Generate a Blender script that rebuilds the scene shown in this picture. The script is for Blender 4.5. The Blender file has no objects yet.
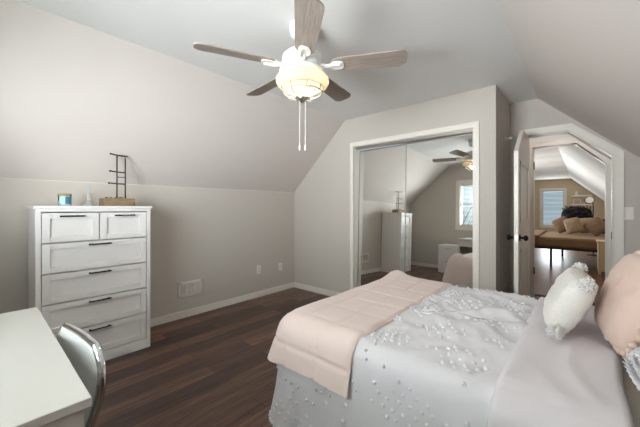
import bpy, bmesh, math, random
from mathutils import Vector, Matrix, Euler, noise
random.seed(7)
PI = math.pi
S = bpy.context.scene
C = S.collection

# ------------------------------------------------------------------ camera
cd = bpy.data.cameras.new('camera'); cam = bpy.data.objects.new('camera', cd); C.objects.link(cam)
cd.sensor_width = 36.0; cd.lens = 300.3 / 640 * 36; cd.shift_y = -6.37 / 640; cd.clip_start = 0.02
cam.location = (0, 0, 1.2606); cam.rotation_euler = (PI / 2, 0, math.radians(41.22))
S.camera = cam
# ------------------------------------------------------------------ world, daylight, exposure
S.view_settings.view_transform = 'Standard'; S.view_settings.look = 'None'
S.view_settings.gamma = 1; S.view_settings.use_curve_mapping = False
S.view_settings.exposure = 0.26
w = bpy.data.worlds.new('sky'); S.world = w; w.use_nodes = True
bg = w.node_tree.nodes['Background']; bg.inputs[0].default_value = (0.62, 0.74, 0.88, 1); bg.inputs[1].default_value = 0.9

def area(name, loc, rot, sx, sy, power, col):
    l = bpy.data.lights.new(name, 'AREA'); l.shape = 'RECTANGLE'; l.size = sx; l.size_y = sy
    l.energy = power; l.color = col
    o = bpy.data.objects.new(name, l); C.objects.link(o); o.location = loc; o.rotation_euler = rot
    return o
# daylight coming in at the gable window behind the camera, and at the far room's windows
area('window_daylight', (-1.12, -0.98, 1.48), (math.radians(88), 0, 0), 1.25, 1.1, 208, (0.985, 0.94, 0.995))
lp_ = bpy.data.lights.new('landing_fill', 'POINT'); lp_.energy = 5; lp_.color = (1, .96, .93); lp_.shadow_soft_size = .12  # fill light added to brighten the landing; no fixture belongs to it
lo_ = bpy.data.objects.new('landing_fill', lp_); C.objects.link(lo_); lo_.location = (-.25, 4.62, 2.28)
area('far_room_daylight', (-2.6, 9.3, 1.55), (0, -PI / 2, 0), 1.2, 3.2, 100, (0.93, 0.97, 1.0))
area('far_window_daylight', (-0.96, 16.1, 1.25), (-PI / 2, 0, 0), 0.8, 1.6, 30, (0.9, 0.96, 1.0))

# ------------------------------------------------------------------ materials
def lin(h):
    h = h.lstrip('#'); v = [int(h[i:i + 2], 16) / 255 for i in (0, 2, 4)]
    return tuple(c / 12.92 if c <= .04045 else ((c + .055) / 1.055) ** 2.4 for c in v) + (1,)
def mat(name, col, rough=.5, metal=0, var=0.0, scale=8, bump=0.0, bscale=60, stretch=None, spec=.5, sheen=0):
    m = bpy.data.materials.new(name); m.use_nodes = True; nt = m.node_tree; b = nt.nodes['Principled BSDF']
    c = lin(col); b.inputs['Base Color'].default_value = c; b.inputs['Roughness'].default_value = rough
    b.inputs['Metallic'].default_value = metal; b.inputs['Specular IOR Level'].default_value = spec
    if sheen: b.inputs['Sheen Weight'].default_value = sheen
    tc = nt.nodes.new('ShaderNodeTexCoord'); vec = tc.outputs['Object']
    if stretch:
        mp = nt.nodes.new('ShaderNodeMapping'); mp.inputs['Scale'].default_value = stretch
        nt.links.new(vec, mp.inputs[0]); vec = mp.outputs[0]
    if var:
        n = nt.nodes.new('ShaderNodeTexNoise'); n.inputs['Scale'].default_value = scale; n.inputs['Detail'].default_value = 5
        nt.links.new(vec, n.inputs['Vector'])
        r = nt.nodes.new('ShaderNodeMapRange'); r.inputs[1].default_value = .3; r.inputs[2].default_value = .7
        r.inputs[3].default_value = 1 - var; r.inputs[4].default_value = 1 + var
        nt.links.new(n.outputs['Fac'], r.inputs[0])
        mx = nt.nodes.new('ShaderNodeVectorMath'); mx.operation = 'SCALE'; mx.inputs[0].default_value = c[:3]
        nt.links.new(r.outputs[0], mx.inputs['Scale']); nt.links.new(mx.outputs[0], b.inputs['Base Color'])
    if bump:
        n2 = nt.nodes.new('ShaderNodeTexNoise'); n2.inputs['Scale'].default_value = bscale; n2.inputs['Detail'].default_value = 4
        nt.links.new(vec, n2.inputs['Vector'])
        bp = nt.nodes.new('ShaderNodeBump'); bp.inputs['Strength'].default_value = bump; bp.inputs['Distance'].default_value = .01
        nt.links.new(n2.outputs['Fac'], bp.inputs['Height']); nt.links.new(bp.outputs[0], b.inputs['Normal'])
    return m
def plank_mat(name, c1, c2, cm, rough, wid=.15, length=1.2, streak=.35):
    m = bpy.data.materials.new(name); m.use_nodes = True; nt = m.node_tree; b = nt.nodes['Principled BSDF']
    N = nt.nodes.new; L = nt.links.new
    tc = N('ShaderNodeTexCoord'); mp = N('ShaderNodeMapping'); mp.inputs['Rotation'].default_value = (0, 0, PI / 2)
    L(tc.outputs['Object'], mp.inputs[0])
    br = N('ShaderNodeTexBrick'); br.inputs['Scale'].default_value = 1; br.offset = .37
    br.inputs['Brick Width'].default_value = length; br.inputs['Row Height'].default_value = wid
    br.inputs['Mortar Size'].default_value = .0018; br.inputs['Mortar Smooth'].default_value = .2; br.inputs['Bias'].default_value = 0
    br.inputs['Color1'].default_value = lin(c1); br.inputs['Color2'].default_value = lin(c2); br.inputs['Mortar'].default_value = lin(cm)
    L(mp.outputs[0], br.inputs['Vector'])
    mp2 = N('ShaderNodeMapping'); mp2.inputs['Scale'].default_value = (16, 1.1, 1); L(tc.outputs['Object'], mp2.inputs[0])
    n = N('ShaderNodeTexNoise'); n.inputs['Scale'].default_value = 2.2; n.inputs['Detail'].default_value = 7; n.inputs['Roughness'].default_value = .65
    L(mp2.outputs[0], n.inputs['Vector'])
    r = N('ShaderNodeMapRange'); r.inputs[1].default_value = .3; r.inputs[2].default_value = .7
    r.inputs[3].default_value = 1 - streak; r.inputs[4].default_value = 1 + streak; L(n.outputs['Fac'], r.inputs[0])
    mx = N('ShaderNodeVectorMath'); mx.operation = 'SCALE'; L(br.outputs['Color'], mx.inputs[0]); L(r.outputs[0], mx.inputs['Scale'])
    L(mx.outputs[0], b.inputs['Base Color']); b.inputs['Roughness'].default_value = rough
    bp = N('ShaderNodeBump'); bp.inputs['Strength'].default_value = .25; bp.inputs['Distance'].default_value = .003
    L(n.outputs['Fac'], bp.inputs['Height']); L(bp.outputs[0], b.inputs['Normal'])
    return m
def glass_mat(name, tint='#f4fbfa', gloss=.12, rough=.02):
    m = bpy.data.materials.new(name); m.use_nodes = True; nt = m.node_tree; nt.nodes.clear()
    N = nt.nodes.new; L = nt.links.new
    t = N('ShaderNodeBsdfTransparent'); t.inputs[0].default_value = lin(tint); g = N('ShaderNodeBsdfGlossy'); g.inputs['Roughness'].default_value = rough
    fr = N('ShaderNodeLayerWeight'); fr.inputs['Blend'].default_value = gloss
    mx = N('ShaderNodeMixShader'); L(fr.outputs['Fresnel'], mx.inputs[0]); L(t.outputs[0], mx.inputs[1]); L(g.outputs[0], mx.inputs[2])
    o = N('ShaderNodeOutputMaterial'); L(mx.outputs[0], o.inputs[0]); return m
def frosted_mat(name, col, trans=.35):
    m = bpy.data.materials.new(name); m.use_nodes = True; nt = m.node_tree; nt.nodes.clear()
    N = nt.nodes.new; L = nt.links.new
    t = N('ShaderNodeBsdfTransparent'); t.inputs[0].default_value = lin(col)
    tl = N('ShaderNodeBsdfTranslucent'); tl.inputs[0].default_value = lin(col)
    df = N('ShaderNodeBsdfDiffuse'); df.inputs[0].default_value = lin(col)
    m1 = N('ShaderNodeMixShader'); m1.inputs[0].default_value = .4; L(tl.outputs[0], m1.inputs[1]); L(df.outputs[0], m1.inputs[2])
    m2 = N('ShaderNodeMixShader'); m2.inputs[0].default_value = trans; L(m1.outputs[0], m2.inputs[1]); L(t.outputs[0], m2.inputs[2])
    o = N('ShaderNodeOutputMaterial'); L(m2.outputs[0], o.inputs[0]); return m
def emit_mat(name, col, s):
    m = bpy.data.materials.new(name); m.use_nodes = True; nt = m.node_tree; nt.nodes.clear()
    e = nt.nodes.new('ShaderNodeEmission'); e.inputs[0].default_value = lin(col); e.inputs[1].default_value = s
    o = nt.nodes.new('ShaderNodeOutputMaterial'); nt.links.new(e.outputs[0], o.inputs[0]); return m

M = dict(
    wall=mat('grey_wall_paint', '#c8c0b7', .85, bump=.05, bscale=180),
    ceil=mat('white_ceiling_paint', '#e9e7e4', .9, bump=.05, bscale=160),
    slope=mat('warm_white_slope_paint', '#dad1ca', .9, bump=.05, bscale=160),
    trim=mat('white_trim_paint', '#ebe4da', .35),
    tan=mat('tan_wall_paint', '#cdbb9c', .85, bump=.05, bscale=120),
    farceil=mat('textured_white_ceiling', '#e3e1dc', .8, var=.1, scale=1.5, bump=.5, bscale=5),
    floor=plank_mat('dark_wood_planks', '#7a5a48', '#43302a', '#1e1511', .38, streak=.6),
    farfloor=plank_mat('brown_glossy_planks', '#63371c', '#4d2a15', '#22130a', .33, .09, .9, .2),
    white=mat('white_furniture_lacquer', '#efebe8', .4),
    desk=mat('white_laminate', '#d6d2cb', .45),
    black=mat('black_metal', '#1b1816', .4, .6),
    blackmatte=mat('matte_black', '#161514', .6),
    chrome=mat('chrome', '#d9dcde', .12, 1),
    nickel=mat('brushed_nickel', '#b5aea4', .3, 1),
    mirror=mat('mirror_silver', '#eeefec', 0.0, 1),
    fanwhite=mat('white_fan_enamel', '#e8e6e1', .4),
    blade=mat('weathered_grey_wood', '#94877d', .6, var=.22, scale=5, stretch=(2, 22, 10), bump=.1, bscale=20),
    coverlet=mat('white_cotton', '#eceaec', .95, bump=.15, bscale=220, sheen=.15),
    sheet=mat('pale_blush_cotton', '#e9e3e5', .95, bump=.1, bscale=200, sheen=.15),
    fitted=mat('greige_cotton', '#c9c1b5', .95, bump=.1, bscale=200),
    blanket=mat('blush_quilt', '#f0dbd2', .9, bump=.15, bscale=260, sheen=.2),
    pink=mat('blush_velvet', '#e3c7b8', .85, bump=.12, bscale=200, sheen=.25),
    fuzzy=mat('white_sherpa', '#f3eee6', 1, bump=.6, bscale=130, sheen=.3),
    tassel=mat('grey_white_yarn', '#ece9e4', 1, bump=.4, bscale=170),
    ruffle=mat('white_voile', '#eceaec', .95, bump=.2, bscale=90),
    shell=mat('white_chair_plastic', '#f8faf6', .55),
    woodbox=mat('driftwood', '#8a7358', .75, var=.3, scale=6, stretch=(3, 3, 25)),
    bronze=mat('dark_bronze', '#4a413b', .45, .5),
    lid=mat('wooden_lid', '#a5895c', .5, var=.15, scale=20),
    teal=mat('teal_label', '#4f8296', .6, var=.15, scale=40),
    wax=mat('pale_blue_wax', '#dbe7e6', .5),
    glass=glass_mat('clear_glass', gloss=.05),
    decanter=frosted_mat('milky_glass', '#eef0ee', .35),
    shade=frosted_mat('frosted_lamp_glass', '#e6dccb', .08),
    cage=mat('satin_cage_wire', '#8d867a', .5, .3),
    bulb=emit_mat('warm_bulb', '#ffdfb0', 2.2),
    tealglass=mat('teal_glass', '#57b09d', .2),
    bark=mat('tree_bark', '#5b5552', .9, var=.2),
    grass=mat('winter_lawn', '#6f7a58', .95, var=.3, scale=3),
    brown=mat('brown_bed_cover', '#7c6346', .9, var=.08, scale=5, bump=.2, bscale=40),
    browndark=mat('dark_brown_knit', '#6b4d33', .95, var=.2, scale=30),
    brownpil=mat('tan_pillow', '#6b533d', .9, var=.1, scale=12),
    palepil=mat('pale_tan_pillow', '#877058', .9, var=.1, scale=12),
    fur=mat('black_fur', '#0d0c0c', 1, bump=1, bscale=70),
    cream=mat('cream_cabinet', '#bda485', .5),
    blind=mat('white_blind_slat', '#dfe1df', .5),
    slot=mat('vent_shadow_grey', '#3f3b37', .7),
)
# ------------------------------------------------------------------ mesh helpers
def B(): return bmesh.new()
def box(bm, x0, x1, y0, y1, z0, z1):
    v = [bm.verts.new((x, y, z)) for z in (z0, z1) for x, y in ((x0, y0), (x1, y0), (x1, y1), (x0, y1))]
    for f in ((0, 3, 2, 1), (4, 5, 6, 7), (0, 1, 5, 4), (1, 2, 6, 5), (2, 3, 7, 6), (3, 0, 4, 7)): bm.faces.new([v[i] for i in f])
    return bm
def prism(bm, poly, ax, a, b):
    def P(p, t): return {'y': (p[0], t, p[1]), 'x': (t, p[0], p[1]), 'z': (p[0], p[1], t)}[ax]
    A = [bm.verts.new(P(p, a)) for p in poly]; D = [bm.verts.new(P(p, b)) for p in poly]; n = len(poly)
    fs = [bm.faces.new(A), bm.faces.new(D[::-1])]
    for i in range(n): fs.append(bm.faces.new([A[i], D[i], D[(i + 1) % n], A[(i + 1) % n]]))
    bmesh.ops.recalc_face_normals(bm, faces=fs); return bm
def tube(bm, pts, r, n=8, closed=False, cap=True):
    pts = [Vector(p) for p in pts]; m = len(pts); rings = []
    t = (pts[1] - pts[0]).normalized(); up = Vector((0, 0, 1)) if abs(t.z) < .9 else Vector((1, 0, 0))
    u = t.cross(up).normalized()
    for i in range(m):
        if closed: t = (pts[(i + 1) % m] - pts[i - 1]).normalized()
        else: t = (pts[min(i + 1, m - 1)] - pts[max(i - 1, 0)]).normalized()
        u = (u - t * u.dot(t)).normalized(); v = t.cross(u)
        rr = r[i] if isinstance(r, (list, tuple)) else r
        rings.append([bm.verts.new(pts[i] + (u * math.cos(a) + v * math.sin(a)) * rr) for a in [2 * PI * k / n for k in range(n)]])
    fs = []
    for i in range(m if closed else m - 1):
        a, b = rings[i], rings[(i + 1) % m]
        for k in range(n): fs.append(bm.faces.new([a[k], a[(k + 1) % n], b[(k + 1) % n], b[k]]))
    if cap and not closed: fs.append(bm.faces.new(rings[0])); fs.append(bm.faces.new(rings[-1][::-1]))
    bmesh.ops.recalc_face_normals(bm, faces=fs); return bm
def lathe(bm, prof, c=(0, 0, 0), n=32):
    c = Vector(c); rings = []
    for r, z in prof:
        if r < 1e-5: rings.append([bm.verts.new(c + Vector((0, 0, z)))])
        else: rings.append([bm.verts.new(c + Vector((r * math.cos(2 * PI * k / n), r * math.sin(2 * PI * k / n), z))) for k in range(n)])
    fs = []
    for a, b in zip(rings, rings[1:]):
        for k in range(n):
            k2 = (k + 1) % n
            if len(a) == 1 and len(b) == 1: continue
            if len(a) == 1: fs.append(bm.faces.new([a[0], b[k], b[k2]]))
            elif len(b) == 1: fs.append(bm.faces.new([a[k], a[k2], b[0]]))
            else: fs.append(bm.faces.new([a[k], a[k2], b[k2], b[k]]))
    bmesh.ops.recalc_face_normals(bm, faces=fs); return bm
def ball(bm, c, r, sub=2, sc=(1, 1, 1)):
    g = bmesh.ops.create_icosphere(bm, subdivisions=sub, radius=r)
    for v in g['verts']: v.co = Vector((v.co.x * sc[0], v.co.y * sc[1], v.co.z * sc[2])) + Vector(c)
    return bm
def cyl(bm, c, r, h, n=24, r2=None): return lathe(bm, [(0, 0), (r, 0), (r if r2 is None else r2, h), (0, h)], c, n)
def obj(name, bm, m, parent=None, bev=0, smooth=False, local=False):
    me = bpy.data.meshes.new(name)
    if parent is not None and not local:
        p = parent; off = Vector((0, 0, 0))
        while p is not None: off += p.location; p = p.parent
        bmesh.ops.translate(bm, verts=bm.verts, vec=-off)
    bm.normal_update(); bm.to_mesh(me); bm.free()
    o = bpy.data.objects.new(name, me); C.objects.link(o)
    for q in (m if isinstance(m, list) else [m]): me.materials.append(q)
    if parent is not None: o.parent = parent
    if smooth:
        for p in me.polygons: p.use_smooth = True
    if bev:
        bv = o.modifiers.new('bevel', 'BEVEL'); bv.width = bev; bv.segments = 2; bv.limit_method = 'ANGLE'
    return o
def tag(o, label, cat, group=None):
    o['label'] = label; o['category'] = cat
    if group: o['group'] = group
    return o
def thing(name, label, cat, loc=(0, 0, 0), group=None):
    o = bpy.data.objects.new(name, None); C.objects.link(o); o.location = loc; o.empty_display_size = .05
    return tag(o, label, cat, group)
def struct(name, bm, m, parent=None, bev=0, smooth=False):
    o = obj(name, bm, m, parent, bev, smooth)
    if parent is None: o['kind'] = 'structure'
    return o

# ------------------------------------------------------------------ room shell
LX, RX, BY, RY, RB = -3.426, .624, 3.295, 4.01, -.58
ZC, ZK, XA, XR, XC = 2.44, 1.4916, -2.433, -.369, -.632
SL = (ZC - ZK) / (XA - LX)
P1, P2, FY = 4.12, 5.15, 16.2        # landing start / second wall / far gable
def roof(x): return min(ZC, ZK + (x - LX) * SL, ZC - (x - XR) * SL)

struct('floor', box(B(), LX - .1, RX + .1, RB - .1, P2 + .1, -.1, 0), M['floor'])
struct('floor_far_room', box(B(), LX - .1, RX + .1, P2 + .1, FY + .1, -.1, 0), M['farfloor'])
struct('wall_left', box(B(), LX - .1, LX, RB - .1, BY + .1, 0, ZK + .04), M['wall'])
struct('wall_right', box(B(), RX, RX + .1, RB - .1, P1, 0, ZK + .04), M['wall'])
T = .09
def slopeL(y0, y1): return prism(B(), [(LX, ZK), (XA, ZC), (XA, ZC + T * 1.45), (LX - .1, ZK - .1 * SL + T * 1.45), (LX - .1, ZK - .1 * SL)], 'y', y0, y1)
def slopeR(y0, y1): return prism(B(), [(RX, ZK), (XR, ZC), (XR, ZC + T * 1.45), (RX + .1, ZK - .1 * SL + T * 1.45), (RX + .1, ZK - .1 * SL)], 'y', y0, y1)
struct('ceiling_slope_left', slopeL(RB - .1, BY + .1), M['slope'])
struct('ceiling', box(B(), XA, XR, RB - .1, P2 + .1, ZC, ZC + .1), M['ceil'])
struct('ceiling_slope_right', slopeR(RB - .1, P2 + .1), M['slope'])
# closet wall with the wide opening
OX0, OX1, OZ = -2.285, -.832, 2.06
bm = B()
prism(bm, [(LX, 0), (OX0, 0), (OX0, ZC), (XA, ZC), (LX, ZK)], 'y', BY, BY + .11)
box(bm, OX0, OX1, BY, BY + .11, OZ, ZC)
box(bm, OX1, XC, BY, BY + .11, 0, ZC)
struct('wall_back', bm, M['wall'])
struct('wall_recess', box(B(), XC - .1, XC, BY + .11, RY, 0, ZC), M['wall'])
# wall with the clipped doorway
DL, DR, DAX, DAZ, DKZ = -.467, .222, -.113, 2.05, 1.757
def doorwall(L, y0, y1, az, x_left=None):
    x_left = XC - .3 if x_left is None else x_left
    bm = B()
    pts = [(x_left, 0), (L, 0), (L, ZC), (x_left, ZC)] if x_left >= XA else [(x_left, 0), (L, 0), (L, ZC), (XA, ZC), (x_left, roof(x_left))]
    prism(bm, pts, 'y', y0, y1)
    prism(bm, [(L, az), (DAX, az), (DR, DKZ + az - DAZ), (DR, roof(DR)), (XR, ZC), (L, ZC)], 'y', y0, y1)
    prism(bm, [(DR, 0), (RX, 0), (RX, ZK), (DR, roof(DR))], 'y', y0, y1)
    return bm
struct('wall_door', doorwall(DL, RY, P1, DAZ), M['wall'])
# landing between the two doorways, and the wall of the far room
struct('wall_landing_left', box(B(), -.95, -.87, P1, P2, 0, ZC), M['ceil'])
struct('wall_landing_right', box(B(), .46, .54, P1, P2, 0, 1.66), M['ceil'])
DL2, DZ2 = -.533, 2.095
bmw = doorwall(DL2, P2, P2 + .1, DZ2, LX)
struct('wall_landing_back', bmw, M['ceil'])
# the far room
struct('wall_far_left', box(B(), LX - .1, LX, P2 + .1, FY + .1, 0, ZK + .04), M['tan'])
struct('wall_far_right', box(B(), RX, RX + .1, P2 + .1, FY + .1, 0, ZK + .04), M['tan'])
struct('ceiling_far_left', slopeL(P2 + .1, FY + .1), M['farceil'])
struct('ceiling_far_right', slopeR(P2 + .1, FY + .1), M['farceil'])
struct('ceiling_far', box(B(), XA, XR, P2 + .1, FY + .1, ZC, ZC + .1), M['farceil'])
def gable(y0, y1, wx0, wx1, wz0, wz1):
    bm = B()
    prism(bm, [(LX, 0), (wx0, 0), (wx0, roof(wx0)), (XA, ZC), (LX, ZK)] if wx0 > XA else [(LX, 0), (wx0, 0), (wx0, roof(wx0)), (LX, ZK)], 'y', y0, y1)
    prism(bm, [(wx1, 0), (RX, 0), (RX, ZK), (XR, ZC), (wx1, ZC)], 'y', y0, y1)
    box(bm, wx0, wx1, y0, y1, 0, wz0); box(bm, wx0, wx1, y0, y1, wz1, ZC); return bm
FW = (-1.34, -.60, .46, 1.98)
struct('wall_far', gable(FY, FY + .1, *FW), M['tan'])
RWN = (-2.19, -.61, 1.02, 1.99)
struct('wall_rear', gable(RB - .1, RB, *RWN), M['wall'])

# baseboards
def base_y(name, x0, x1, y0, y1): struct(name, box(B(), x0, x1, y0, y1, 0, .082), M['trim'], bev=.004)
base_y('baseboard_left', LX, LX + .014, RB, BY)
base_y('baseboard_back', LX + .014, OX0 - .06, BY - .014, BY)
base_y('baseboard_corner', OX1 + .06, XC, BY - .014, BY)
base_y('baseboard_recess', XC, XC + .014, BY - .014, RY)
base_y('baseboard_door', DR + .07, RX, RY - .014, RY)
base_y('baseboard_right', RX - .014, RX, RB, RY - .014)
base_y('baseboard_rear', LX + .014, RX - .014, RB, RB + .014)
struct('trim_1', box(B(), LX, LX + .003, RB, BY, ZK - .007, ZK), M['slope'])

# casings
def casing(name, path, y, w, t):
    """flat casing running along a polyline of (x,z) opening corners; w outwards"""
    n = len(path); off = []
    for i in range(n):
        ds = []
        if i > 0: ds.append(Vector((path[i][0] - path[i - 1][0], path[i][1] - path[i - 1][1])).normalized())
        if i < n - 1: ds.append(Vector((path[i + 1][0] - path[i][0], path[i + 1][1] - path[i][1])).normalized())
        ns = [Vector((-d.y, d.x)) for d in ds]
        if len(ns) == 1: off.append(ns[0] * 1)
        else: b = (ns[0] + ns[1]).normalized(); off.append(b / b.dot(ns[0]))
    bm = B()
    for (a0, a1, tt) in ((0, .78, t * .7), (.78, 1, t), (0, .14, t * .9)):
        for i in range(n - 1):
            q = [Vector(path[i]) + off[i] * w * a0, Vector(path[i + 1]) + off[i + 1] * w * a0, Vector(path[i + 1]) + off[i + 1] * w * a1, Vector(path[i]) + off[i] * w * a1]
            prism(bm, [(p.x, p.y) for p in q], 'y', y - tt, y)
    return struct(name, bm, M['trim'])
casing('trim_2', [(OX0, 0), (OX0, OZ), (OX1, OZ), (OX1, 0)], BY, .055, .018)
casing('trim_3', [(DL, 0), (DL, DAZ), (DAX, DAZ), (DR, DKZ), (DR, 0)], RY, .068, .018)
k2 = DKZ + DZ2 - DAZ
casing('trim_4', [(DL2, 0), (DL2, DZ2), (DAX + .05, DZ2), (DR, k2), (DR, 0)], P2, .075, .018)
def jamb(name, path, y0, y1, t=.012):
    bm = B()
    cx = sum(p[0] for p in path) / len(path); cz = 1
    for a, b in zip(path, path[1:]):
        a, b = Vector(a), Vector(b); d = (b - a).normalized(); nn = Vector((d.y, -d.x)) * t
        prism(bm, [tuple(a), tuple(b), tuple(b + nn), tuple(a + nn)], 'y', y0, y1)
    return struct(name, bm, M['trim'])
jamb('trim_5', [(DL, 0), (DL, DAZ), (DAX, DAZ), (DR, DKZ), (DR, 0)], RY, P1)
jamb('trim_6', [(DL2, 0), (DL2, DZ2), (DAX + .05, DZ2), (DR, k2), (DR, 0)], P2, P2 + .1)
jamb('trim_7', [(OX0, 0), (OX0, OZ), (OX1, OZ), (OX1, 0)], BY, BY + .11, .006)
struct('trim_8', box(B(), DL2, DR, P2 + .1, P2 + .16, 0, .012), M['blackmatte'])
bm = B()
for z in (1.84, .37): box(bm, DL2 + .012, DL2 + .019, P2 + .005, P2 + .035, z - .045, z + .045); cyl(bm, (DL2 + .016, P2 - .003, z - .05), .007, .1, 10)
struct('trim_9', bm, M['black'])
struct('trim_10', box(B(), DR - .016, DR - .011, RY + .04, RY + .07, .95, 1.02), M['black'])
# closet head track
struct('trim_11', box(B(), OX0 + .006, OX1 - .006, BY + .02, BY + .108, OZ - .03, OZ - .006), M['nickel'])
struct('trim_12', box(B(), OX0 + .006, OX1 - .006, BY + .03, BY + .105, 0, .008), M['nickel'])

# ------------------------------------------------------------------ mirror doors
def mirror_door(x0, x1, y, label, rx, rz):
    cx = (x0 + x1) / 2; r = thing('mirror_door', label, 'mirror door', (cx, y, .012))
    hw = (x1 - x0) / 2; h = OZ - .05
    bm = box(B(), -hw + .004, hw - .004, -.004, .004, .012, h - .012)
    obj('mirror_glass', bm, M['mirror'], r, local=True)
    bm = B()
    for a, b in ((-hw, -hw + .008), (hw - .008, hw)): box(bm, a, b, -.008, .008, 0, h)
    box(bm, -hw + .014, hw - .014, -.008, .008, 0, .014); box(bm, -hw + .014, hw - .014, -.008, .008, h - .014, h)
    obj('door_frame', bm, M['nickel'], r, local=True)
    r.rotation_euler = (rx, 0, rz)
mirror_door(OX0 + .01, -1.565, BY + .058, 'left mirrored sliding closet door, showing the tall dresser', -.026, -.026)
mirror_door(-1.59, OX1 - .004, BY + .026, 'right mirrored sliding closet door, showing the window and fan', -.025, -.008)

# ------------------------------------------------------------------ bedroom door
d = prism(B(), [(3.30, .012), (3.985, .012), (3.985, 2.04), (3.64, 2.04), (3.30, 1.785)], 'x', -.486, -.450)
dr = struct('door_1', d, M['trim'], bev=.002)
bm = B()
for x0, x1 in ((-.4505, -.444), (-.492, -.4855)):
    for y0, y1, z0, z1 in ((3.40, 3.885, 1.12, 1.70), (3.40, 3.885, .22, .86)):
        for q in ((y0, y0 + .03, z0, z1), (y1 - .03, y1, z0, z1), (y0, y1, z0, z0 + .03), (y0, y1, z1 - .03, z1)): box(bm, x0, x1, *q)
obj('panel_moulding', bm, M['trim'], dr)
for s, x in ((1, -.45), (-1, -.486)):
    bm = B(); ky, kz = 3.36, .972
    tube(bm, [(x, ky, kz), (x + s * .008, ky, kz)], .032, 20); tube(bm, [(x, ky, kz), (x + s * .035, ky, kz)], .011, 12)
    ball(bm, (x + s * .05, ky, kz), .027, 3, (.75, 1, 1))
    obj('door_knob', bm, M['black'], dr, smooth=True)
obj('latch_plate', box(B(), -.48, -.456, 3.297, 3.301, .94, 1.0), M['nickel'], dr)
# hook on the recess wall
r = thing('wall_hook', 'small round white hook high on the wall behind the open door', 'hook', (XC, 3.77, 2.0))
bm = B(); tube(bm, [(XC, 3.77, 2.0), (XC + .006, 3.77, 2.0)], .022, 20); obj('base_plate', bm, M['fanwhite'], r, smooth=False)
bm = B(); tube(bm, [(XC + .006, 3.77, 2.0), (XC + .04, 3.77, 2.0)], .007, 10); ball(bm, (XC + .045, 3.77, 2.0), .017); obj('peg', bm, M['fanwhite'], r, smooth=True)

# switch, outlets, vent
def plate_y(name, label, cat, x0, x1, z0, z1, y):
    r = thing(name, label, cat, ((x0 + x1) / 2, y, (z0 + z1) / 2))
    obj('plate', box(B(), x0, x1, y - .006, y, z0, z1), M['trim'], r, bev=.003); return r
r = plate_y('light_switch', 'white rocker light switch on the wall right of the doorway', 'light switch', .284, .354, 1.142, 1.262, RY)
obj('rocker', box(B(), .304, .334, RY - .011, RY - .005, 1.17, 1.234), M['trim'], r, bev=.002)
for yc, zc, lab in ((2.60, .385, 'white outlet plate on the left wall, farther from the corner'), (3.0, .365, 'white outlet plate on the left wall, nearest the corner')):
    r = thing('wall_outlet', lab, 'outlet', (LX, yc, zc), 'outlets on the left wall')
    obj('plate', box(B(), LX, LX + .006, yc - .035, yc + .035, zc - .058, zc + .058), M['trim'], r, bev=.003)
    for dz in (.021, -.021):
        s = obj('socket', box(B(), LX + .004, LX + .009, yc - .017, yc + .017, zc + dz - .014, zc + dz + .014), M['trim'], r, bev=.003)
        obj('slots', box(box(B(), LX + .0085, LX + .0095, yc - .008, yc - .005, zc + dz - .006, zc + dz + .006), LX + .0085, LX + .0095, yc + .005, yc + .008, zc + dz - .006, zc + dz + .006), M['blackmatte'], s)
vy0, vy1, vz0, vz1 = 1.485, 1.775, .235, .405
r = thing('wall_vent', 'white louvred air vent low on the left wall beside the dresser', 'vent', (LX, (vy0 + vy1) / 2, vz0))
bm = B()
for q in ((vy0, vy0 + .028, vz0, vz1), (vy1 - .028, vy1, vz0, vz1), (vy0, vy1, vz0, vz0 + .028), (vy0, vy1, vz1 - .028, vz1), (vy0 + .09, vy0 + .105, vz0, vz1), (vy1 - .105, vy1 - .09, vz0, vz1)):
    box(bm, LX, LX + .012, *q)
obj('frame', bm, M['trim'], r, bev=.002)
obj('backing', box(B(), LX, LX + .002, vy0 + .02, vy1 - .02, vz0 + .02, vz1 - .02), M['slot'], r)
bm = B()
for a, b in ((vy0 + .028, vy0 + .09), (vy0 + .105, vy1 - .105), (vy1 - .09, vy1 - .028)):
    n = 6 if b - a < .075 else 8
    for k in range(n):
        y = a + (k + .5) * (b - a) / n; prism(bm, [(LX + .002, y - .004), (LX + .010, y + .001), (LX + .010, y + .004), (LX + .002, y - .001)], 'z', vz0 + .028, vz1 - .028)
obj('louvres', bm, M['trim'], r)

# ------------------------------------------------------------------ windows
def window(name, x0, x1, z0, z1, y, s, sashes, dep=.1):
    """s=+1: room lies at +y of the wall face y; casing on the room side"""
    bm = B(); cw = .085
    ya, yb = (y, y + s * .018) if s > 0 else (y - .018, y)
    box(bm, x0 - cw, x0, ya, yb, z0 - cw, z1 + cw); box(bm, x1, x1 + cw, ya, yb, z0 - cw, z1 + cw)
    box(bm, x0, x1, ya, yb, z1, z1 + cw); box(bm, x0, x1, ya, yb, z0 - cw, z0)
    o = struct(name, bm, M['trim'], bev=.003)
    bm = B(); yo0, yo1 = sorted((y - s * .01, y - s * dep))
    for q in ((x0, x0 + .015, z0, z1), (x1 - .015, x1, z0, z1)): box(bm, q[0], q[1], yo0, yo1, q[2], q[3])
    box(bm, x0, x1, yo0, yo1, z1 - .015, z1); box(bm, x0, x1, yo0, yo1, z0, z0 + .02)
    ym = y - s * .075
    for k in range(sashes):
        a = x0 + (x1 - x0) * k / sashes; b = x0 + (x1 - x0) * (k + 1) / sashes
        for q in ((a, a + .035, z0, z1), (b - .035, b, z0, z1), (a, b, z0, z0 + .04), (a, b, z1 - .035, z1), (a, b, (z0 + z1) / 2 - .015, (z0 + z1) / 2 + .015)):
            box(bm, q[0], q[1], ym - .012, ym + .012, q[2], q[3])
    obj('window_sash', bm, M['trim'], o)
    obj('window_glass', box(B(), x0 + .01, x1 - .01, ym - .002, ym + .002, z0 + .01, z1 - .01), M['glass'], o)
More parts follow.
